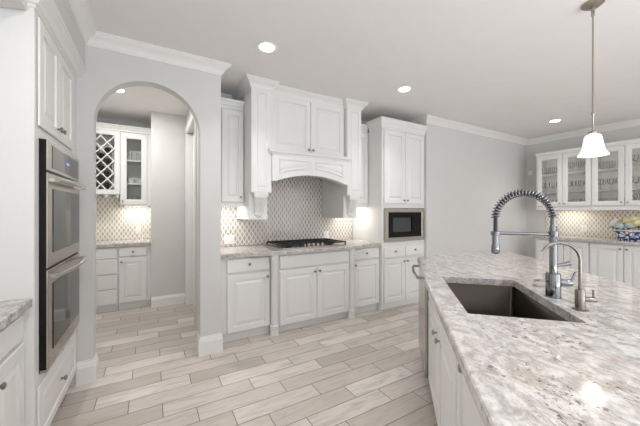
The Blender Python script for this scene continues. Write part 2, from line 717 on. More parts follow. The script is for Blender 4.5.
def oven_door(z0, z1, bottom):
    bm = bmesh.new()
    raised(bm, rect(0, OW, z0, z1), [(0, -.030), (0, -.036), (.002, -.038), (.07, -.038)], True, True)
    dd = obj('oven_door', bm, 'steel', oven)
    obj('window', boxes((.085, OW - .035, -.0415, -.038, z0 + bottom, z1 - .085)), 'greyglass', dd)
    hz = z1 - .035
    bm = bmesh.new()
    pts = []
    for i in range(13):
        s = i / 12
        pts.append((.03 + s * (OW - .06), -.072 - .030 * math.sin(PI * s), hz))
    tube(bm, pts, .014, 10)
    for hx in (.045, OW - .045):
        box(bm, hx - .012, hx + .012, -.085, -.037, hz - .011, hz + .011)
    obj('handle', bm, 'steel', dd, 40)


oven_door(.575, 1.100, .075)
oven_door(.022, .560, .075)
obj('bottom_trim', boxes((0, OW, -.030, -.003, 0, .016)), 'nickel', oven)

low = thing('base_cabinet', 'white base cabinet at the lower left, beside the oven tower', 'cabinet', (-.578, .45, 0), LR)
LW = 2.054 - .45
body(low, LW, .585, 0, .905, .1, .06)
add_drawer(low, .95, LW - .065, .765, .885, [(1.16, .825)])
add_door(low, 1.215, LW - .065, .12, .745, (1.247, .675))
add_door(low, .95, 1.205, .12, .745, (1.175, .675))
add_drawer(low, .40, .94, .765, .885, [(.70, .825)])
add_door(low, .70, .94, .12, .745, (.73, .675))
add_door(low, .40, .69, .12, .745, (.66, .675))


def slab(outline, z0, z1, holes=(), ease=.006):
    """stone slab: filled top and bottom, eased top edge, holes allowed"""
    bm = bmesh.new()

    def fill(z, ls):
        es = []
        rings = []
        for l in ls:
            vs = [bm.verts.new((x, y, z)) for x, y in l]
            rings.append(vs)
            es += [bm.edges.new((vs[i], vs[(i + 1) % len(vs)])) for i in range(len(vs))]
        bmesh.ops.triangle_fill(bm, edges=es, use_beauty=True)
        return rings
    ls = [outline] + list(holes)
    ins = [inset(outline, ease)] + [inset(h, -ease * .4) for h in holes]
    top = fill(z1, ins)
    bot = fill(z0, ls)
    for i, (a, b, l) in enumerate(zip(top, bot, ls)):
        e = ease if i == 0 else ease * .4
        mid = [bm.verts.new((x, y, z1 - e)) for x, y in l]
        n = len(l)
        for j in range(n):
            kx = (j + 1) % n
            bm.faces.new((a[j], a[kx], mid[kx], mid[j]))
            bm.faces.new((mid[j], mid[kx], b[kx], b[j]))
    return bm


def rounded(poly, rads, n=6):
    out = []
    m = len(poly)
    for i in range(m):
        r = rads[i] if isinstance(rads, (list, tuple)) else rads
        p0, p1, p2 = Vector(poly[i - 1]), Vector(poly[i]), Vector(poly[(i + 1) % m])
        if r <= 0:
            out.append(tuple(p1))
            continue
        d1 = (p0 - p1).normalized()
        d2 = (p2 - p1).normalized()
        a, b = p1 + d1 * r, p1 + d2 * r
        for k in range(n + 1):
            s = k / n
            out.append(tuple((1 - s) ** 2 * a + 2 * s * (1 - s) * p1 + s * s * b))
    return out


o = obj('countertop', slab(rounded([(WX0 + .002, .45), (-.540, .45), (-.540, 2.056), (WX0 + .002, 2.056)], [0, .02, .012, 0]), .908, CTOP), 'granite')
tag(o, 'short pale granite countertop at the left edge, ending against the oven tower', 'countertop')

# ------------------------------------------------------------------ back run base cabinets
BF = 3.15
left_base = thing('base_cabinet', 'white one-door base cabinet with a drawer, between the arch pier and the cooktop cabinet', 'cabinet', (.597, BF, 0))
body(left_base, .563, .62, 0, .905, .1, .035)
add_drawer(left_base, .083, .553, .74, .885, [(.318, .822)])
add_door(left_base, .083, .553, .105, .718, (.522, .668))

CF = 3.10
cook_base = thing('base_cabinet', 'wide white two-door base cabinet under the cooktop, a round post at each end', 'cabinet', (1.163, CF, 0))
body(cook_base, 1.137, .67, 0, .905, .095, .04)
add_drawer(cook_base, .092, 1.048, .74, .888, name='top_panel')
add_door(cook_base, .092, .568, .095, .716, (.538, .672))
add_door(cook_base, .576, 1.048, .095, .716, (.606, .672))
for px in (.030, 1.102):
    bm = bmesh.new()
    lathe(bm, [(.052, 0), (.052, .012), (.048, .10), (.050, .108), (.042, .118), (.042, .84), (.048, .85), (.046, .862), (.050, .872), (.050, .905)], 28, (px, -.005, 0))
    obj('turned_post', bm, 'cab', cook_base, 35)

right_base = thing('base_cabinet', 'white one-door base cabinet with a drawer, between the cooktop cabinet and microwave tower', 'cabinet', (2.302, BF, 0))
body(right_base, .480, .62, 0, .905, .1, .035)
add_drawer(right_base, .010, .467, .745, .888, [(.238, .822)])
add_door(right_base, .010, .467, .105, .722, (.048, .672))

# swelling front edge of the counter
fr = []
for i in range(41):
    x = .60 + (2.782 - .60) * i / 40

    def sm(a, b, v):
        s = max(0, min(1, (v - a) / (b - a)))
        return s * s * (3 - 2 * s)
    k = sm(.82, 1.14, x) * (1 - sm(2.30, 2.58, x))
    fr.append((x, 3.105 - .075 * k))
o = obj('countertop', slab(fr + [(2.782, 3.768), (.60, 3.768)], .908, CTOP), 'granite')
tag(o, 'granite countertop with a swelling front edge carrying the black gas cooktop', 'countertop')

# tiled backsplash
o = obj('tile_backsplash', boxes((0, 2.187, 0, .008, 0, 1.05)), 'tile')
o.location = (.595, 3.771, .952)
tag(o, 'grey lantern tile backsplash behind the gas cooktop and under the hood', 'backsplash')

# ------------------------------------------------------------------ tall microwave cabinet
mt = thing('microwave_cabinet', 'tall white tower cabinet around the microwave, right of the cooktop', 'cabinet', (2.785, 3.09, 0))
MW, MD = .868, .675
bm = boxes((0, MW, 0, MD, .09, .955), (0, MW, 0, MD, 1.446, 2.56), (0, .034, 0, MD, .955, 1.446), (MW - .028, MW, 0, MD, .955, 1.446), (.034, MW - .028, MD - .02, MD, .955, 1.446),
           (0, MW, .02, MD, 0, .09))
obj('body', bm, 'cab', mt)
for a, b, kx in ((.030, .432, .402), (.440, .826, .470)):
    add_door(mt, a, b, .098, .715, (kx, .668))
    add_drawer(mt, a, b, .738, .888, [((a + b) / 2, .822)])
    add_door(mt, a, b, 1.508, 2.548, (kx, 1.555))
bm = bmesh.new()
sweep(bm, [(0, 2.56), (.012, 2.56), (.012, 2.585), (.02, 2.595), (.03, 2.625), (.05, 2.65), (.058, 2.67), (.062, 2.685), (.068, 2.688), (.068, 2.702), (0, 2.702)], [(0, .255), (0, 0), (MW, 0)])
obj('crown', bm, 'cab', mt)

mw = thing('microwave', 'built-in black microwave with a wide stainless steel trim frame', 'microwave', (2.822, 3.09, .958))
WW, WH = .800, .484
bm = bmesh.new()
raised(bm, rect(0, WW, 0, WH), [(.062, -.002), (0, -.002), (0, -.024), (.004, -.030), (.054, -.034), (.062, -.030), (.062, -.002)], False, False)
obj('trim_frame', bm, 'steel', mw)
obj('housing', boxes((.02, WW - .02, 0, .45, .02, WH - .02)), 'black', mw)
bm = boxes((.0625, WW - .0625, -.028, -.004, .0625, WH - .0625), bev=.003)
dd = obj('door', bm, 'blackglass', mw)
obj('window', boxes((.15, .505, -.030, -.028, .14, WH - .14)), 'mwglass', dd)
bm = bmesh.new()
tube(bm, [(.545, -.028, .12), (.545, -.048, .125), (.545, -.048, WH - .125), (.545, -.028, WH - .12)], .006, 8)
obj('handle', bm, 'black', dd, 40)
obj('control_panel', boxes((.575, WW - .10, -.0295, -.028, .105, WH - .105)), 'black', mw)

# ------------------------------------------------------------------ upper cabinets of the back run
UF = 3.40
ul = thing('upper_cabinet', 'narrow white one-door wall cabinet between the arch pier and the hood', 'cabinet', (.597, UF, 0))
body(ul, .330, .365, 1.485, 2.57)
add_door(ul, .078, .318, 1.506, 2.556, (.288, 1.56))
bm = bmesh.new()
sweep(bm, [(0, 2.57), (.008, 2.57), (.008, 2.60), (.018, 2.61), (.028, 2.635), (.040, 2.65), (.044, 2.672), (0, 2.672)], [(0, 0), (.328, 0)])
obj('crown', bm, 'cab', ul)
obj('light_rail', boxes((0, .328, -.012, .012, 1.452, 1.485), bev=.003), 'cab', ul)

ur = thing('upper_cabinet', 'white wall cabinet mostly hidden between the hood and the microwave tower', 'cabinet', (2.440, UF, 0))
body(ur, .342, .365, 1.485, 2.57)
add_door(ur, .010, .330, 1.506, 2.556, (.04, 1.56))
bm = bmesh.new()
sweep(bm, [(0, 2.57), (.008, 2.57), (.008, 2.60), (.018, 2.61), (.028, 2.635), (.040, 2.65), (.044, 2.672), (0, 2.672)], [(0, 0), (.340, 0)])
obj('crown', bm, 'cab', ur)
obj('light_rail', boxes((0, .340, -.012, .012, 1.452, 1.485), bev=.003), 'cab', ur)

# ------------------------------------------------------------------ hood surround
HX0, HX1 = .930, 2.437
PW = .232
HF = 3.11
hood = thing('hood_surround', 'large white mantel hood surround with pilasters and an arched valance over the cooktop', 'hood', (HX0, HF, 0))
HW = HX1 - HX0
CX0, CX1 = PW, HW - PW                        # between the pilasters
bm = boxes((0, PW, .0, .655, 1.606, 2.76), (HW - PW, HW, .0, .655, 1.606, 2.76), (CX0, CX1, .075, .655, 2.045, 2.76), (0, HW, .09, .655, 2.76, 2.846))
obj('body', bm, 'cab', hood)
for sx in (0, HW - PW):
    bm = bmesh.new()
    raised(bm, rect(sx + .004, sx + PW - .004, 1.61, 2.755), [(0, .0), (0, -.006), (.05, -.008), (.053, -.001), (.060, -.001), (.068, -.007), (.072, -.007)])
    obj('pilaster', bm, 'cab', hood)
    # lower block and corbel
    bx0 = sx + (.006 if sx == 0 else .012)
    bx1 = sx + (PW - .012 if sx == 0 else PW - .006)
    obj('side_block', boxes((bx0, bx1, .10, .655, 1.303, 1.606)), 'cab', hood)
    bm = bmesh.new()
    box(bm, bx0 + .028, bx1 - .028, -.005, .10, 1.575, 1.606)
    box(bm, bx0 + .036, bx1 - .036, .002, .10, 1.552, 1.575)
    nx, nz = 36, 14
    loops = []
    cx = (bx0 + bx1) / 2
    for j in range(nz + 1):
        s = j / nz
        z = 1.552 - .19 * s
        half = .062 - .014 * s
        dep = .012 + .075 * (1 - s) ** 1.3
        l = []
        for i in range(nx + 1):
            f = -1 + 2 * i / nx
            fl = .011 * abs(math.sin(f * PI * 2.5)) if abs(f) < .99 else 0
            l.append((cx + f * half, .10 - dep - fl, z))
        l += [(cx + half, .102, z), (cx - half, .102, z)]
        loops.append(l)
    loft(bm, loops)
    lathe(bm, [(.0, -.020), (.022, -.018), (.036, -.006), (.040, 0.004), (.0, .004)], 16, (cx, .10, 1.345), 'y', 1, .55)
    box(bm, cx - .05, cx + .05, .075, .10, 1.36, 1.372)
    obj('corbel', bm, 'cab', hood, 50)
add_door(hood, CX0 + .012, .760, 2.100, 2.752, (.735, 2.150), y=.073)
add_door(hood, .766, CX1 - .012, 2.100, 2.752, (.795, 2.150), y=.073)
bm = bmesh.new()
sweep(bm, [(0, 2.045), (.012, 2.045), (.012, 2.055), (.02, 2.062), (.03, 2.066), (.03, 2.082), (.034, 2.084), (.034, 2.095), (0, 2.095)], [(CX0 - .012, .08), (CX0 - .012, -.025), (CX1 + .012, -.025), (CX1 + .012, .08)])
obj('ledge', bm, 'cab', hood)


def arch_z(x, z0, rise, a, b):
    s = (x - (a + b) / 2) / ((b - a) / 2)
    if abs(s) >= 1:
        return z0
    return z0 + rise * (1 - s * s)


bm = bmesh.new()
N = 48
loops = []
for i in range(N + 1):
    x = CX0 + (CX1 - CX0) * i / N
    z = arch_z(x, 1.740, .088, CX0 + .045, CX1 - .045)
    loops.append([(x, -.030, z), (x, .075, z), (x, .075, 2.046), (x, -.030, 2.046)])
loft(bm, loops)
vl = obj('valance', bm, 'cab', hood)
for a, b in ((CX0 + .085, HW / 2 - .035), (HW / 2 + .035, CX1 - .085)):
    poly = []
    for i in range(17):
        x = a + (b - a) * i / 16
        poly.append((x, arch_z(x, 1.740 + .075, .088, CX0 + .045, CX1 - .045)))
    poly += [(b, 1.995), (a, 1.995)]
    bm = bmesh.new()
    raised(bm, poly, [(0, -.030), (0, -.040), (.006, -.042), (.012, -.035), (.018, -.0335), (.030, -.0335), (.05, -.040)])
    obj('valance_panel', bm, 'cab', vl)
bm = bmesh.new()
sweep(bm, crown_prof(2.752, .097, .072), [(0, .655), (0, 0), (PW, 0), (PW, .075), (CX1, .075), (CX1, 0), (HW, 0), (HW, .655)])
obj('crown', bm, 'cab', hood)
bm = boxes((CX0 + .02, CX1 - .02, .10, .64, 1.99, 2.045))
ins = obj('vent_insert', bm, 'nickel', hood)
for vx in (.5, 1.0):
    obj('filter', boxes((vx - .18, vx + .18, .18, .55, 1.984, 1.99)), 'steel', ins)

# ------------------------------------------------------------------ cooktop
ct = thing('gas_cooktop', 'stainless gas cooktop with black cast iron grates set on the back countertop', 'cooktop', (1.765, 3.42, CTOP))
obj('tray', boxes((-.46, .46, -.27, .27, .0005, .012), bev=.004), 'steel', ct)
for bx, by, br in ((-.31, -.12, .045), (-.31, .13, .038), (0, .06, .055), (.31, -.12, .038), (.31, .13, .045)):
    bm = bmesh.new()
    lathe(bm, [(br, .011), (br, .020), (br * .75, .024), (br * .75, .031), (br * .5, .034), (0, .034)], 20, (bx, by, 0))
    obj('burner', bm, 'iron', ct, 40)
for gx0, gx1 in ((-.455, -.16), (-.15, .15), (.16, .455)):
    bm = bmesh.new()
    y0 = -.26 if gx0 != -.15 else -.13
    z0, z1 = .036, .050
    w = .007
    for y in (y0, .25):
        box(bm, gx0, gx1, y - w, y + w, z0, z1)
    for x in (gx0 + w, gx1 - w):
        box(bm, x - w, x + w, y0, .25, z0, z1)
        for y in (y0 + .004, .246):
            box(bm, x - w, x + w, y - w, y + w, .012, z0)
    cx = (gx0 + gx1) / 2
    box(bm, cx - w, cx + w, y0, .25, z0, z1)
    for y in (-.12, .0, .13):
        if y > y0 + .03:
            box(bm, gx0, gx1, y - w, y + w, z0, z1)
    obj('grate', bm, 'iron', ct)
for i in range(5):
    bm = bmesh.new()
    lathe(bm, [(.021, .012), (.021, .016), (.018, .020), (.016, .042), (.0, .044)], 18, (-.13 + i * .065, -.20, 0))
    obj('control_knob', bm, 'nickel', ct, 40)

# ------------------------------------------------------------------ pantry cabinets behind the arch
pd = thing('base_cabinet', 'white base cabinet of four stacked drawers in the pantry behind the arch', 'cabinet', (-1.04, 4.91, 0))
body(pd, .623, .605, 0, .905, .1, .05)
for z0, z1 in ((.745, .888), (.530, .735), (.325, .520), (.115, .315)):
    add_drawer(pd, .06, .612, z0, z1, [(.34, (z0 + z1) / 2)])
pb = thing('base_cabinet', 'white base cabinet with one drawer and one door, under the pantry glass cabinet', 'cabinet', (-.414, 4.91, 0))
body(pb, .392, .605, 0, .905, .1, .05)
add_drawer(pb, .01, .340, .765, .888, [(.175, .825)])
add_door(pb, .01, .340, .115, .745, (.038, .69))
o = obj('countertop', slab([(-1.045, 4.87), (-.023, 4.87), (-.023, 5.52), (-1.045, 5.52)], .908, CTOP), 'granite')
tag(o, 'pale countertop on the pantry base cabinets behind the arch', 'countertop')
o = obj('tile_backsplash', boxes((0, 1.025, 0, .008, 0, .70)), 'tile2')
o.location = (-1.048, 5.521, .952)
tag(o, 'beige lantern tile backsplash above the pantry countertop behind the arch', 'backsplash')

wr = thing('wine_rack', 'white wall cabinet with a diagonal lattice holding wine bottles, in the pantry', 'wine rack', (-1.04, 5.2, 0))
bm = boxes((0, .02, 0, .31, 1.645, 2.577), (.60, .623, 0, .31, 1.645, 2.577), (.02, .60, 0, .31, 1.645, 1.665), (.02, .60, 0, .31, 2.55, 2.577), (.02, .60, .30, .31, 1.665, 2.55))
obj('body', bm, 'cab', wr)
bm = bmesh.new()
raised(bm, rect(0, .623, 1.645, 2.577), [(.068, 0), (0, 0), (0, -.018), (.002, -.02), (.064, -.02), (.068, -.016), (.068, 0)], False, False)
obj('face_frame', bm, 'cab', wr)
bm = bmesh.new()
x0, x1, z0, z1 = .066, .557, 1.711, 2.511
XC, ZC_, DZ, SL = .394, 2.49, .177, 1.15
for sgn in (1, -1):
    for k in range(-10, 11):
        pts = []
        for i in range(121):
            x = x0 + (x1 - x0) * i / 120
            z = ZC_ + sgn * SL * (x - XC) + DZ * k
            if z0 <= z <= z1:
                pts.append((x, z))
        if len(pts) > 1:
            (xa, za), (xb, zb) = pts[0], pts[-1]
            h = .0115
            yy = 0.0 if sgn == 1 else .008
            loft(bm, [[(xa, yy, za - h), (xa, yy + .012, za - h), (xa, yy + .012, za + h), (xa, yy, za + h)], [(xb, yy, zb - h), (xb, yy + .012, zb - h), (xb, yy + .012, zb + h), (xb, yy, zb + h)]])
obj('lattice', bm, 'cab', wr)
bm = bmesh.new()
for i in range(5):
    box(bm, .02 + i * .14, .05 + i * .14, .0, .30, 1.605, 1.645)
obj('stemware_rail', bm, 'cab', wr)

gc = thing('glass_cabinet', 'white wall cabinet with one glass door, in the pantry right of the wine rack', 'cabinet', (-.414, 5.19, 0))
GW = .392
sheets = [(0, .018, 0, .325, 1.488, 2.577), (GW - .018, GW, 0, .325, 1.488, 2.577), (.018, GW - .018, 0, .325, 1.488, 1.506), (.018, GW - .018, 0, .325, 2.559, 2.577), (.018, GW - .018, .315, .325, 1.506, 2.559), (GW - .055, GW - .018, 0, .018, 1.506, 2.559)]
obj('body', boxes(*sheets), 'cab', gc)
for i, sz in enumerate((1.80, 2.15)):
    obj('shelf', boxes((.02, GW - .02, .01, .313, sz, sz + .02)), 'cab', gc)
add_glass_door(gc, .006, .340, 1.500, 2.555, (.03, 1.545), .068)
bm = bmesh.new()
sweep(bm, [(0, 2.577), (.010, 2.577), (.010, 2.60), (.02, 2.61), (.03, 2.635), (.045, 2.648), (.048, 2.66), (0, 2.66)], [(-.002, -.02), (.621, -.02)])
obj('crown', bm, 'cab', wr)
bm = bmesh.new()
sweep(bm, [(0, 2.577), (.010, 2.577), (.010, 2.60), (.02, 2.61), (.03, 2.635), (.045, 2.648), (.048, 2.66), (0, 2.66)], [(-.001, -.01), (.390, -.01)])
obj('crown', bm, 'cab', gc)

# wine bottles lying in the lattice
wb0 = thing('wine_bottle', '', 'bottle', (0, 0, 0))
bm = bmesh.new()
lathe(bm, [(0, .0), (.040, .0), (.042, .01), (.042, .17), (.037, .195), (.016, .215), (.0145, .23)], 18, (0, 0, 0), 'y')
obj('glass_body', bm, 'bottle', wb0, 40)
bm = bmesh.new()
lathe(bm, [(.0155, .228), (.016, .262), (.017, .266), (.0, .266)], 14, (0, 0, 0), 'y')
obj('foil', bm, 'foilred', wb0, 40)
first = True
nrow = 0
for r in range(10):
    z = ZC_ - DZ / 2 * (r + 1) - .018
    for c in range(-5, 6):
        x = XC + .0770 * c
        if (c + r) % 2 or not (x0 + .045 < x < x1 - .045) or not (z0 + .05 < z < z1 - .16):
            continue
        wx, wy = -1.04 + x, 5.213 + .0
        lab = 'dark wine bottle lying in the pantry lattice rack'
        if first:
            wb0.location = (wx, wy + .012, z)
            wb0['label'] = lab
            wb0['group'] = 'wine bottles lying in the lattice'
            first = False
        else:
            dup(wb0, (wx, wy + .012, z))

# ------------------------------------------------------------------ right wall hutch
RR = R(-90)
HFX = 6.305
glass_cabs = []
for gi, (oy, W, doors, lab) in enumerate(((2.712, .802, ((.022, .405), (.413, .795)), 'white two-door glass cabinet on the right wall, the one nearest the corner'),
                                          (1.910, .800, ((.008, .386), (.398, .776)), 'white two-door glass cabinet on the right wall above the flower planter'))):
    g = thing('glass_cabinet', lab, 'cabinet', (HFX, oy, 0), RR)
    D = WX1 - HFX - .003
    obj('body', boxes((0, .018, 0, D, 1.46, 2.44), (W - .018, W, 0, D, 1.46, 2.44), (.018, W - .018, 0, D, 1.46, 1.482), (.018, W - .018, 0, D, 2.42, 2.44), (.018, W - .018, D - .012, D, 1.482, 2.42), (.018, doors[0][0] + .004, 0, .018, 1.482, 2.42)), 'cab', g)
    for sz in (1.725, 2.06):
        obj('shelf', boxes((.02, W - .02, .012, D - .014, sz, sz + .022)), 'cab', g)
    add_glass_door(g, doors[0][0], doors[0][1], 1.488, 2.412, (doors[0][1] - .03, 1.535), .066)
    add_glass_door(g, doors[1][0], doors[1][1], 1.488, 2.412, (doors[1][0] + .03, 1.535), .066)
    bm = bmesh.new()
    sweep(bm, [(0, 2.44), (.006, 2.44), (.006, 2.46), (.012, 2.468), (.014, 2.485), (0, 2.485)], [(0, D), (0, 0), (W, 0)] if gi == 0 else [(0, 0), (W, 0)])
    obj('crown', bm, 'cab', g)
    obj('light_rail', boxes((.001, W - .001, -.012, .012, 1.415, 1.46), bev=.003), 'cab', g)
    obj('underside', boxes((.001, W - .001, .012, D, 1.445, 1.46)), 'wood', g)
    for da, db in doors:
        st = obj('glow_strip', boxes((da + .020, da + .032, .001, .006, 1.50, 2.40)), 'glowbar', g)  # strip added behind the door stile to go with the fill light
        area_light('added_interior_fill', (da + .026, .0075, 1.95), (R(90), 0, R(-28)), .010, .88, .32, (1, .97, .92), g)  # hidden lamp added to brighten the cabinet interior
    glass_cabs.append((g, oy, W, doors))

for oy, W, ds, lab in ((2.615, .750, ((.045, .418), (.426, .742)), 'white two-door base cabinet on the right wall, the one nearest the corner'),
                       (1.863, .82, ((.020, .392), (.400, .775)), 'white two-door base cabinet on the right wall under the planter')):
    g = thing('base_cabinet', lab, 'cabinet', (6.05, oy, 0), RR)
    body(g, W, .610, 0, .905, .1, .05)
    add_door(g, ds[0][0], ds[0][1], .115, .885, (ds[0][1] - .03, .835))
    add_door(g, ds[1][0], ds[1][1], .115, .885, (ds[1][0] + .03, .835))
o = obj('countertop', slab([(6.0, 1.0), (WX1 - .004, 1.0), (WX1 - .004, 2.64), (6.0, 2.64)], .908, CTOP), 'granite')
tag(o, 'pale countertop on the right wall below the glass-door cabinets', 'countertop')
o = obj('tile_backsplash', boxes((0, 1.70, 0, .008, 0, .49)), 'tile2')
o.location = (WX1 - .011, 2.70, .952)
o.rotation_euler = (0, 0, RR)
tag(o, 'grey lantern tile backsplash on the right wall behind the flower planter', 'backsplash')

# stemware and tumblers on the hutch shelves
wg = thing('wine_glass', '', 'glass', (0, 0, 0))
bm = bmesh.new()
lathe(bm, [(.0, 0), (.033, 0), (.030, .004), (.006, .010), (.0045, .08)], 14)
obj('stem', bm, 'crystal', wg, 40)
bm = bmesh.new()
lathe(bm, [(.004, .08), (.022, .09), (.036, .115), (.038, .14), (.031, .185), (.0295, .185), (.036, .14), (.034, .117), (.020, .094), (.0, .086)], 14)
obj('bowl', bm, 'crystal', wg, 40)
tb = obj('tumbler', bmesh.new(), 'crystal')
bm = bmesh.new()
lathe(bm, [(.0, 0), (.031, 0), (.036, .13), (.0345, .13), (.029, .008), (.0, .008)], 14)
bm.to_mesh(tb.data)
bm.free()
tag(tb, '', 'glass')
fw = ft = True
dn = ('first', 'second', 'third', 'fourth')
sn = ('bottom', 'middle', 'top')
di = 0
for g, oy, W, doors in glass_cabs:
    for da, db in doors:
        for si, sz in enumerate((1.483, 1.7475, 2.0825)):
            stem = (si == 1) or (si == 2 and di % 2 == 1)
            if si == 0 and di == 3:
                stem = True
            for q in range(6):
                lx = da + .075 + (db - da - .15) * (q % 3) / 2 + random.uniform(-.01, .01)
                ly = .085 + .11 * (q // 3)
                p = (HFX + ly, oy - lx, sz)
                lab = '%s on the %s shelf behind the %s glass door from the corner' % ('stemmed wine glass' if stem else 'clear tumbler', sn[si], dn[di])
                grp = '%s on the %s shelf behind the %s glass door' % ('wine glasses' if stem else 'tumblers', sn[si], dn[di])
                src = wg if stem else tb
                if stem and fw or (not stem and ft):
                    src.location = p
                    src['label'] = lab
                    src['group'] = grp
                    if stem:
                        fw = False
                    else:
                        ft = False
                else:
                    dup(src, p, None, lab, grp)
        di += 1

# things on the pantry glass cabinet shelves
for si, (sz, kind) in enumerate(((1.507, 't'), (1.821, 'b'), (2.171, 't'))):
    for q in range(4):
        lx = .10 + .075 * q if kind == 't' else .13 + .13 * (q % 2)
        p = (-.414 + lx, 5.19 + (.08 if q % 2 else .15), sz)
        if kind == 't':
            src = tb
            dup(src, p, None, 'clear tumbler on the %s shelf of the pantry glass cabinet' % sn[si], 'tumblers on the %s pantry shelf' % sn[si])
        elif q < 2:
            if q == 0:
                bm = bmesh.new()
                lathe(bm, [(.0, 0), (.028, 0), (.03, .006), (.050, .04), (.056, .065), (.053, .065), (.047, .042), (.02, .012), (0, .012)], 20)
                bw = obj('bowl', bm, 'china', None, 40)
                bw.location = p
                tag(bw, 'small white china bowl, left one on the middle shelf of the pantry glass cabinet', 'bowl')
            else:
                b2 = dup(bw, p, None, 'small white china bowl, right one on the middle shelf of the pantry glass cabinet')

# planter bowl and flowers
pl = thing('planter_bowl', 'blue and white patterned china planter filled with flowers on the right countertop', 'planter', (6.22, 1.42, CTOP), RR)
bm = bmesh.new()
lathe(bm, [(.0, .0), (.145, .0), (.155, .012), (.188, .09), (.205, .150), (.197, .150), (.178, .09), (.14, .02), (.0, .02)], 40, (0, 0, 0), 'z', 1.0, .55)
obj('vessel', bm, 'bluewhite', pl, 40)
bm = bmesh.new()
lathe(bm, [(.203, .148), (.214, .150), (.216, .160), (.212, .166), (.196, .166), (.194, .150)], 40, (0, 0, 0), 'z', 1.0, .56)
obj('rim', bm, 'china', pl, 40)


def bloom(mat, name, r, florets=False):
    """a cut flower; the head is a layered rosette, or a ball of four-petalled florets"""
    t = thing(name, '', 'flower', (0, 0, 0))
    bm = bmesh.new()
    rnd = random.Random(name)
    C = Vector((0, 0, .07))
    if florets:
        for i in range(70):
            zz = 1 - 1.55 * (i + .5) / 70
            th = i * 2.39996
            n = Vector((math.sqrt(1 - zz * zz) * math.cos(th), math.sqrt(1 - zz * zz) * math.sin(th), zz))
            u = n.cross(Vector((0.3, .2, 1))).normalized()
            w = n.cross(u)
            c = C + n * r * rnd.uniform(.82, .98)
            for q in range(4):
                a = q * PI / 2 + th
                d1 = u * math.cos(a) + w * math.sin(a)
                d2 = w * math.cos(a) - u * math.sin(a)
                L = r * .26
                vs = [bm.verts.new(c), bm.verts.new(c + d1 * L * .6 + d2 * L * .45 + n * .004), bm.verts.new(c + d1 * L + n * .001), bm.verts.new(c + d1 * L * .6 - d2 * L * .45 + n * .004)]
                bm.faces.new(vs)
        loft(bm, [[tuple(C + Vector((r * .8 * math.sin(PI * j / 8) * math.cos(PI * i / 6), r * .8 * math.sin(PI * j / 8) * math.sin(PI * i / 6), r * .8 * math.cos(PI * j / 8)))) for i in range(12)] for j in range(1, 8)])
    else:
        for layer in range(5):
            n = 8 - layer
            for i in range(n):
                a = 2 * PI * (i + layer * .5) / n + rnd.uniform(-.12, .12)
                rows = []
                open_ = (1.0, .82, .62, .42, .22)[layer]
                for j in range(6):
                    s = j / 5
                    wdt = r * (.52 - .05 * layer) * math.sin(PI * (.16 + .62 * s))
                    rr = r * open_ * math.sin(s * PI * .5) * (1.0 if s < .8 else 1.06) + .003
                    hh = r * (-.55 + 1.15 * s ** (1.2 - .1 * layer)) * (.8 + .08 * layer) + r * .10 * layer
                    rows.append([(rr * math.cos(a) - q * wdt * math.sin(a), rr * math.sin(a) + q * wdt * math.cos(a), C.z + hh - .10 * wdt * q * q * 4 * (1 - s)) for q in (-1, -.4, .4, 1)])
                loft(bm, rows, False, False, False)
        loft(bm, [[tuple(C + Vector((r * .3 * math.sin(PI * j / 6) * math.cos(PI * i / 5), r * .3 * math.sin(PI * j / 6) * math.sin(PI * i / 5), r * .1 + r * .5 * math.cos(PI * j / 6)))) for i in range(10)] for j in range(1, 6)])
    obj('petals', bm, mat, t, 60)
    bm = bmesh.new()
    tube(bm, [(0, 0, -.05), (.003, 0, 0), (0, 0, .05)], .0035, 6)
    obj('stem', bm, 'leaf', t, 60)
    bm = bmesh.new()
    for a in (0.4, 2.3, 4.3):
        rows = []
        for j in range(5):
            s = j / 4
            w = .016 * math.sin(PI * (s * .92 + .04))
            c, sn_ = math.cos(a), math.sin(a)
            L = r * 1.2 * s
            rows.append([(c * L - sn_ * q, sn_ * L + c * q, .01 + .035 * s - .03 * s * s + abs(q) * .4) for q in (-w, 0, w)])
        loft(bm, rows, False, False, False)
    obj('leaves', bm, 'leaf', t, 60)
    return t


fl = {'c': bloom('cream', 'cream_rose', .062), 'w': bloom('petalwhite', 'white_rose', .060), 't': bloom('teal', 'pale_blue_hydrangea', .052, True)}
spots = [('w', -.015, -.190, .140, 'white rose at the far left rim of the planter, drooping over it'),
         ('w', .035, -.125, .175, 'white rose second from the left end of the planter'),
         ('t', -.060, -.100, .140, 'pale blue bloom at the front left of the planter'),
         ('c', .000, -.045, .195, 'cream rose on the left half of the planter, behind the pale blue bloom'),
         ('t', -.070, .000, .145, 'pale blue bloom low at the front middle of the planter'),
         ('t', .070, -.040, .210, 'pale blue bloom rising at the back of the planter, left of centre'),
         ('c', .015, .050, .210, 'cream rose standing highest near the planter centre'),
         ('c', -.060, .095, .160, 'cream rose low at the front, right of the planter centre'),
         ('c', .010, .145, .185, 'cream rose right of the planter centre near the picture edge'),
         ('t', .075, .060, .215, 'pale blue bloom at the back right of the planter'),
         ('w', -.015, .190, .140, 'white rose at the right end of the planter')]
seen = set()
for kk, dx, dy, dz, lab in spots:
    p = (6.22 + dx, 1.435 - dy, CTOP + dz + .028)
    if kk not in seen:
        seen.add(kk)
        fl[kk].location = p
        fl[kk]['label'] = lab
        fl[kk]['group'] = 'flowers in the planter'
        t = fl[kk]
    else:
        t = dup(fl[kk], p, random.uniform(0, 6), lab, 'flowers in the planter')
    t.rotation_euler = (random.uniform(-.2, .2), -.35 + random.uniform(-.2, .2), random.uniform(0, 6) if False else t.rotation_euler[2])

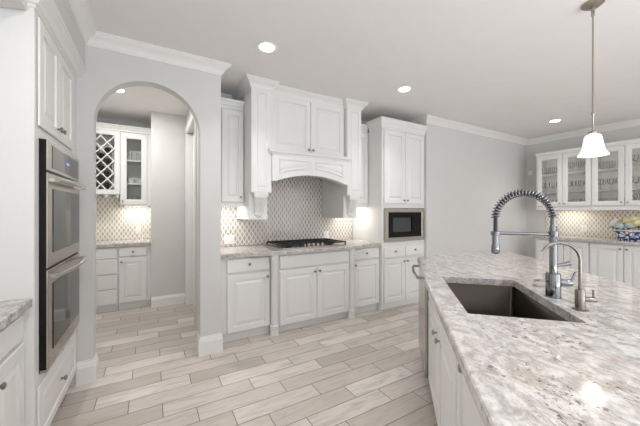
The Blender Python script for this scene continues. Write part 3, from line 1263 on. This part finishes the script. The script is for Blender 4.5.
# ------------------------------------------------------------------ island (turned 45 degrees to the room)
IA = R(44.5)
e1 = Vector((math.sin(IA), math.cos(IA), 0))
e2 = Vector((math.cos(IA), -math.sin(IA), 0))
IR = R(44.5 - 180) + 0.0                 # local x = -e1, local y = e2


def isl(a, b, z=0.0):
    p = e1 * a + e2 * b
    return (p.x, p.y, z)


def to_local(X, Y):
    p = Vector((X, Y, 0))
    return (-p.dot(e1), p.dot(e2))


IR = math.atan2(-e1.y, -e1.x)

outer = [(.9, .198), (2.94, .198), (2.995, .225), (3.28, .455), (3.60, .80), (3.70, .98), (3.70, 1.12), (3.60, 1.215), (3.30, 1.29), (2.79, 1.315), (2.42, 1.355), (2.13, 1.41), (1.6, 1.45), (1.0, 1.47), (.3, 1.45), (-.4, 1.42), (-.4, .198)]


def smooth_loop(pts, it=2, keep=()):
    for _ in range(it):
        out = []
        n = len(pts)
        for i in range(n):
            a, b = Vector(pts[i]), Vector(pts[(i + 1) % n])
            out += [tuple(a * .75 + b * .25), tuple(a * .25 + b * .75)]
        pts = out
    return pts


out_l = [(-a, b) for a, b in smooth_loop(outer, 2)]
# orientation: make counter-clockwise


def ccw(p):
    s = sum(p[i - 1][0] * p[i][1] - p[i][0] * p[i - 1][1] for i in range(len(p)))
    return p if s > 0 else p[::-1]


out_l = ccw(out_l)
S0, S1, T0, T1 = 1.397, 2.148, .312, .749
hole = ccw(rounded([(-S1, T0), (-S0, T0), (-S0, T1), (-S1, T1)], .010, 5))
o = obj('island_countertop', slab(out_l, .908, CTOP, [hole], .005), 'granite')
o.rotation_euler = (0, 0, IR)
tag(o, 'large pale speckled granite island countertop around the sink', 'countertop')

isle = thing('kitchen_island', 'white kitchen island base with doors along its left side, under the granite top', 'cabinet', (0, 0, 0), IR)
bf = .268
shell = [(-.36, bf), (2.36, bf), (2.36, .86), (2.995, .86), (2.995, .30), (3.02, .30), (3.22, .50), (3.22, .95), (2.2, 1.02), (-.36, 1.06)]
sh = ccw([(-a, b) for a, b in shell])
bm = bmesh.new()
inn = inset(sh, .018)
for z0_, z1_, off in ((.10, .906, 0), (0, .10, .05)):
    a = inset(sh, off) if off else sh
    b = inset(sh, off + .018)
    loft(bm, [[(x, y, z0_) for x, y in a], [(x, y, z1_) for x, y in a], [(x, y, z1_) for x, y in b], [(x, y, z0_) for x, y in b], [(x, y, z0_) for x, y in a]], False, False)
obj('body', bm, 'cab', isle)


def idoor(a0, a1, z0_, z1_, knob, drawer=False):
    # door on the left face; local x = -a, front at local y = bf
    bm = bmesh.new()
    prof = door_prof(a1 - a0) if not drawer else [(0, 0), (0, -.015), (.002, -.018), (.006, -.02)]
    raised(bm, rect(-a1, -a0, z0_, z1_), [(i_, bf - .002 + y_) for i_, y_ in prof])
    d_ = obj('drawer' if drawer else 'door', bm, 'cab', isle)
    if knob:
        add_knob(d_, -knob[0], knob[1], bf - .022, 1.1, 'nickel')


idoor(1.842, 2.352, .115, .725, (1.885, .66))
idoor(1.322, 1.834, .115, .725, (1.765, .66))
idoor(1.322, 2.352, .735, .895, None, True)
idoor(.800, 1.300, .115, .895, (1.125, .840))
idoor(.290, .790, .115, .895, (.33, .840))

# dishwasher in the far end of the island's left side
dw = thing('dishwasher', 'stainless steel dishwasher with a bar handle at the far left end of the island', 'dishwasher', isl(2.988, .236), IR)
obj('tub', boxes((.008, .617, .012, .56, .10, .90)), 'black', dw)
bm = boxes((.004, .621, -.012, .010, .11, .900), bev=.004)
dd = obj('door', bm, 'steel', dw)
bm = bmesh.new()
pts = [(.05 + .525 * i / 14, -.062 - .018 * math.sin(PI * i / 14), .872) for i in range(15)]
tube(bm, pts, .011, 10)
for hx in (.055, .57):
    box(bm, hx - .010, hx + .010, -.070, -.011, .863, .881)
obj('handle', bm, 'nickel', dd, 40)
obj('kick_plate', boxes((.01, .615, .035, .05, .005, .10)), 'black', dw)

# undermount sink
sk = thing('undermount_sink', 'deep stainless steel undermount sink in the island top', 'sink', isl((S0 + S1) / 2, (T0 + T1) / 2, .65), IR)


def srect(a, b, r):
    return ccw(rounded([(-a, -b), (a, -b), (a, b), (-a, b)], r, 5))


sa, sb = (S1 - S0) / 2, (T1 - T0) / 2
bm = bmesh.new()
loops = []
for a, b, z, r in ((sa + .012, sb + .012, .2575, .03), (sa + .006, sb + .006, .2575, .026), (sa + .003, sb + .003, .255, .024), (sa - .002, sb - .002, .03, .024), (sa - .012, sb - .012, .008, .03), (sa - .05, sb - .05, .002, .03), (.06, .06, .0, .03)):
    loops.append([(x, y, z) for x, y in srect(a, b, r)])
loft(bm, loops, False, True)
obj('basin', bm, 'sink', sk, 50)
bm = bmesh.new()
lathe(bm, [(.0, .006), (.038, .006), (.045, .003), (.045, .001), (0, .001)], 24)
obj('drain', bm, 'chrome', sk, 40)

# spring pull-down faucet
fa = thing('spring_faucet', 'tall chrome spring-coil pull-down faucet behind the island sink', 'faucet', isl(1.776, .802, CTOP), IR)
bm = bmesh.new()
lathe(bm, [(.0, 0), (.036, 0), (.036, .004), (.033, .006), (.033, .118), (.031, .124), (.018, .126)], 28)
obj('base', bm, 'chrome', fa, 40)
bm = bmesh.new()
lathe(bm, [(.0175, .120), (.0175, .370), (.016, .372), (.013, .374), (.013, .413), (0, .413)], 24)
obj('column', bm, 'chrome', fa, 40)
bm = bmesh.new()   # mixer body and lever
lathe(bm, [(0, .020), (.019, .022), (.021, .030), (.021, .075), (.018, .080), (0, .080)], 20, (0, 0, .078), 'y')
tube(bm, [(0, .07, .078), (-.002, .085, .10), (-.004, .10, .135)], .005, 8)
tube(bm, [(0, -.030, .085), (0, -.085, .082)], .0055, 8)
obj('mixer_handle', bm, 'chrome', fa, 40)
bm = bmesh.new()
tube(bm, [(0, .014, .165), (0, .05, .172), (0, .075, .18)], .010, 10, [.008, .010, .012])
obj('side_lever', bm, 'chrome', fa, 40)
# arched hose from the column top to the spray head; arm plane is local y (towards -y = over the sink)
ZC, RA = .413, .135


def arc(t):          # t 0..1 along hose: up the column, half circle, down
    a = PI * t
    return Vector((0, -RA + RA * math.cos(a), ZC + RA * math.sin(a)))


path = [arc(i / 48) for i in range(49)]
bm = bmesh.new()
tube(bm, path + [Vector((0, -2 * RA, ZC - .02 - .01 * i)) for i in range(1, 9)], .0105, 12)
obj('hose', bm, 'rubber', fa, 60)
turns = 27
pts = []
NS = turns * 12
for i in range(NS + 1):
    t = i / NS
    a = PI * t
    c = arc(t)
    rad_dir = Vector((0, math.cos(a), math.sin(a)))
    side = Vector((1, 0, 0))
    ph = 2 * PI * turns * t
    pts.append(c + (rad_dir * math.cos(ph) + side * math.sin(ph)) * .0185)
bm = bmesh.new()
tube(bm, pts, .0036, 6)
obj('spring', bm, 'chrome', fa, 60)
bm = bmesh.new()
lathe(bm, [(.009, .325), (.016, .320), (.0175, .312), (.0175, .272), (.020, .262), (.021, .222), (.019, .218), (0, .218)], 20, (0, -2 * RA, 0))
obj('spray_head', bm, 'chrome', fa, 40)
bm = bmesh.new()
tube(bm, [(0, .018, .327), (0, -2 * RA + .02, .330)], .0085, 12)
lathe(bm, [(.020, .316), (.024, .318), (.024, .342), (.020, .344)], 20, (0, 0, 0))
lathe(bm, [(.019, .318), (.023, .320), (.023, .338), (.019, .340)], 20, (0, -2 * RA, 0))
obj('docking_arm', bm, 'chrome', fa, 40)

# filtered water faucet
ff = thing('filter_faucet', 'small brushed nickel gooseneck water faucet on the island, right of the spring faucet', 'faucet', isl(1.573, .815, CTOP), IR)
bm = bmesh.new()
lathe(bm, [(.0, 0), (.030, 0), (.030, .004), (.019, .006), (.019, .088), (.017, .092), (.008, .094)], 24)
obj('base', bm, 'faucetnickel', ff, 40)
bm = bmesh.new()
g = [(0, 0, .09 + .022 * i) for i in range(7)]
ZG, RG = .225, .078
for i in range(0, 29):
    a = R(155) * i / 28
    g.append((0, -RG + RG * math.cos(a), ZG + RG * math.sin(a)))
tube(bm, g, .0066, 12)
obj('spout', bm, 'faucetnickel', ff, 60)
bm = bmesh.new()
lathe(bm, [(0, .015), (.012, .016), (.012, .058), (.010, .062), (0, .062)], 16, (0, 0, .050), 'y')
tube(bm, [(0, .050, .055), (0, .050, .095)], .004, 8)
obj('lever_handle', bm, 'faucetnickel', ff, 40)

sw = obj('air_switch', bmesh.new(), 'nickel')
bm = bmesh.new()
lathe(bm, [(0, .0005), (.024, .0005), (.024, .004), (.012, .006), (.011, .009), (0, .009)], 20)
bm.to_mesh(sw.data)
bm.free()
sw.location = isl(2.01, .825, CTOP)
tag(sw, 'small round metal disposal button on the island top left of the spring faucet', 'button')

# ------------------------------------------------------------------ pendant
pn = thing('pendant_lamp', 'pendant lamp with a white bell glass shade on a thin metal rod over the island', 'lamp', (2.66, .80, 1.775))
dz = -1.775
bm = bmesh.new()
lathe(bm, [(0, CEIL - .001 + dz), (.062, CEIL - .001 + dz), (.062, CEIL - .012 + dz), (.040, CEIL - .028 + dz), (.012, CEIL - .034 + dz), (.010, CEIL - .06 + dz), (0, CEIL - .06 + dz)], 28)
obj('canopy', bm, 'nickel', pn, 40)
bm = bmesh.new()
lathe(bm, [(.005, .165), (.005, .29), (.009, .295), (.009, .315), (.0055, .32), (.0055, .68), (.0055, .98), (.010, .985), (.010, 1.01), (.005, 1.015), (.005, CEIL - .05 + dz)], 12)
obj('rod', bm, 'nickel', pn, 40)
bm = bmesh.new()
lathe(bm, [(0, .185), (.016, .184), (.026, .176), (.028, .160), (0, .160)], 20)
obj('socket_cap', bm, 'nickel', pn, 40)
bm = bmesh.new()
sp = [(.026, .166), (.048, .164), (.060, .155), (.066, .135), (.072, .100), (.080, .060), (.092, .030), (.112, .004), (.112, .0), (.109, .0), (.089, .030), (.077, .060), (.069, .100), (.063, .133), (.057, .151), (.046, .160), (.026, .162)]
loops = [[(r * .74 * math.cos(2 * PI * i / 36), r * .74 * math.sin(2 * PI * i / 36), .012 + h * .88) for i in range(36)] for r, h in sp]
loft(bm, loops, False, False)
obj('lamp_shade', bm, 'shade', pn, 50)
bm = bmesh.new()
lathe(bm, [(0, .035), (.020, .042), (.028, .062), (.024, .085), (.013, .11), (.013, .160)], 16)
obj('bulb', bm, 'lamp', pn, 50)

# ------------------------------------------------------------------ recessed ceiling lights
ld = thing('recessed_light', 'recessed ceiling light nearest the arch, left one over the kitchen floor', 'light', (.876, 2.455, CEIL))
bm = bmesh.new()
lathe(bm, [(.062, -.001), (.088, -.001), (.088, -.005), (.082, -.009), (.066, -.006), (.062, -.003)], 32)
obj('trim_ring', bm, 'white', ld, 40)
bm = bmesh.new()
lathe(bm, [(0, -.002), (.065, -.002), (.065, -.0045), (0, -.0055)], 32)
obj('diffuser', bm, 'lamp', ld, 40)
cans = [ld]
for p, lab in (((2.593, 2.483, CEIL), 'recessed ceiling light in front of the microwave tower'), ((5.60, 2.15, CEIL), 'recessed ceiling light near the glass-door cabinets on the right wall'),
               ((-.362, 4.206, CEIL), 'recessed ceiling light inside the pantry, seen through the arch')):
    cans.append(dup(ld, p, None, lab))
added_cans = [(-.05, 1.35), (.9, .2), (2.7, -.6), (4.6, -.3), (.9, -2.0), (3.2, -2.2), (5.4, -1.6)]  # unseen ceiling lights, added to lift the room's brightness
for i, c in enumerate(cans):
    pw = 17 if i == 3 else 3.6
    area_light('can_glow', (c.location.x, c.location.y, CEIL - .012), (0, 0, 0), .12, .12, pw, (1, .985, .96), shape='DISK', spread=180 if i == 3 else 105)
for x, y in added_cans:
    c = dup(ld, (x, y, CEIL), None, 'added fill light outside the view, shaped as a recessed ceiling light', 'added fill lights outside the view')
    area_light('can_glow', (x, y, CEIL - .012), (0, 0, 0), .12, .12, 5.5 if y > 1 else 4, (1, .985, .96), shape='DISK', spread=150 if y > 1 else 105)
area_light('pendant_glow', (2.66, .80, 1.774), (0, 0, 0), .05, .05, 3, (1, .95, .88), shape='DISK')

# ------------------------------------------------------------------ under-cabinet lights


def ucl(name_label, loc, rz, L, power):
    t = thing('under_cabinet_light', name_label, 'light', loc, rz)
    obj('channel', boxes((-L / 2, L / 2, -.018, .018, -.012, -.0005), bev=.002), 'white', t)
    obj('glow_strip', boxes((-L / 2 + .01, L / 2 - .01, -.010, .010, -.0145, -.012)), 'glowbar', t)
    area_light('led_glow', (0, 0, -.018), (0, 0, 0), L - .02, .02, power, (1, .965, .91), t)
    return t


ucl('slim light bar under the narrow wall cabinet left of the hood', (.76, 3.53, 1.485), 0, .26, 2.1)
ucl('slim light bar under the wall cabinet right of the hood', (2.61, 3.53, 1.485), 0, .26, 2.1)
ucl('slim light bar under the pantry glass cabinet', (-.22, 5.36, 1.488), 0, .30, 2.0)
ucl('slim light bar under the glass cabinet nearest the corner on the right wall', (6.46, 2.28, 1.445), RR, .40, 1.7)

# ------------------------------------------------------------------ outlets, sensor


def outlet(label, loc, rz, w=.075, gangs=1):
    t = thing('wall_outlet', label, 'outlet', loc, rz)
    obj('cover_plate', boxes((-w / 2, w / 2, -.006, 0, -.058, .058), bev=.002), 'white', t)
    for i in range(gangs):
        cx = (i - (gangs - 1) / 2) * .046
        bm = boxes((cx - .016, cx + .016, -.008, -.006, -.034, .034), bev=.001)
        obj('receptacle', bm, 'china', t)
    return t


outlet('white double outlet plate on the tile left of the cooktop', (.845, 3.7705, 1.035), 0, .125, 2)
outlet('white outlet plate on the tile right of the cooktop', (2.285, 3.7705, 1.035), 0)
outlet('white outlet plate on the pantry tile behind the arch', (-.20, 5.5205, 1.09), 0)
outlet('white outlet plate on the right wall tile under the glass cabinets', (WX1 - .0115, 2.12, 1.09), RR)

sn_ = thing('alarm_sensor', 'small white sensor box high on the right wall in the corner', 'sensor', (WX1 - .0005, 2.97, 2.17), RR)
obj('case', boxes((-.03, .03, -.03, 0, -.045, .045), bev=.006), 'white', sn_)
obj('lens', boxes((-.016, .016, -.032, -.03, -.005, .022), bev=.0008), 'china', sn_)
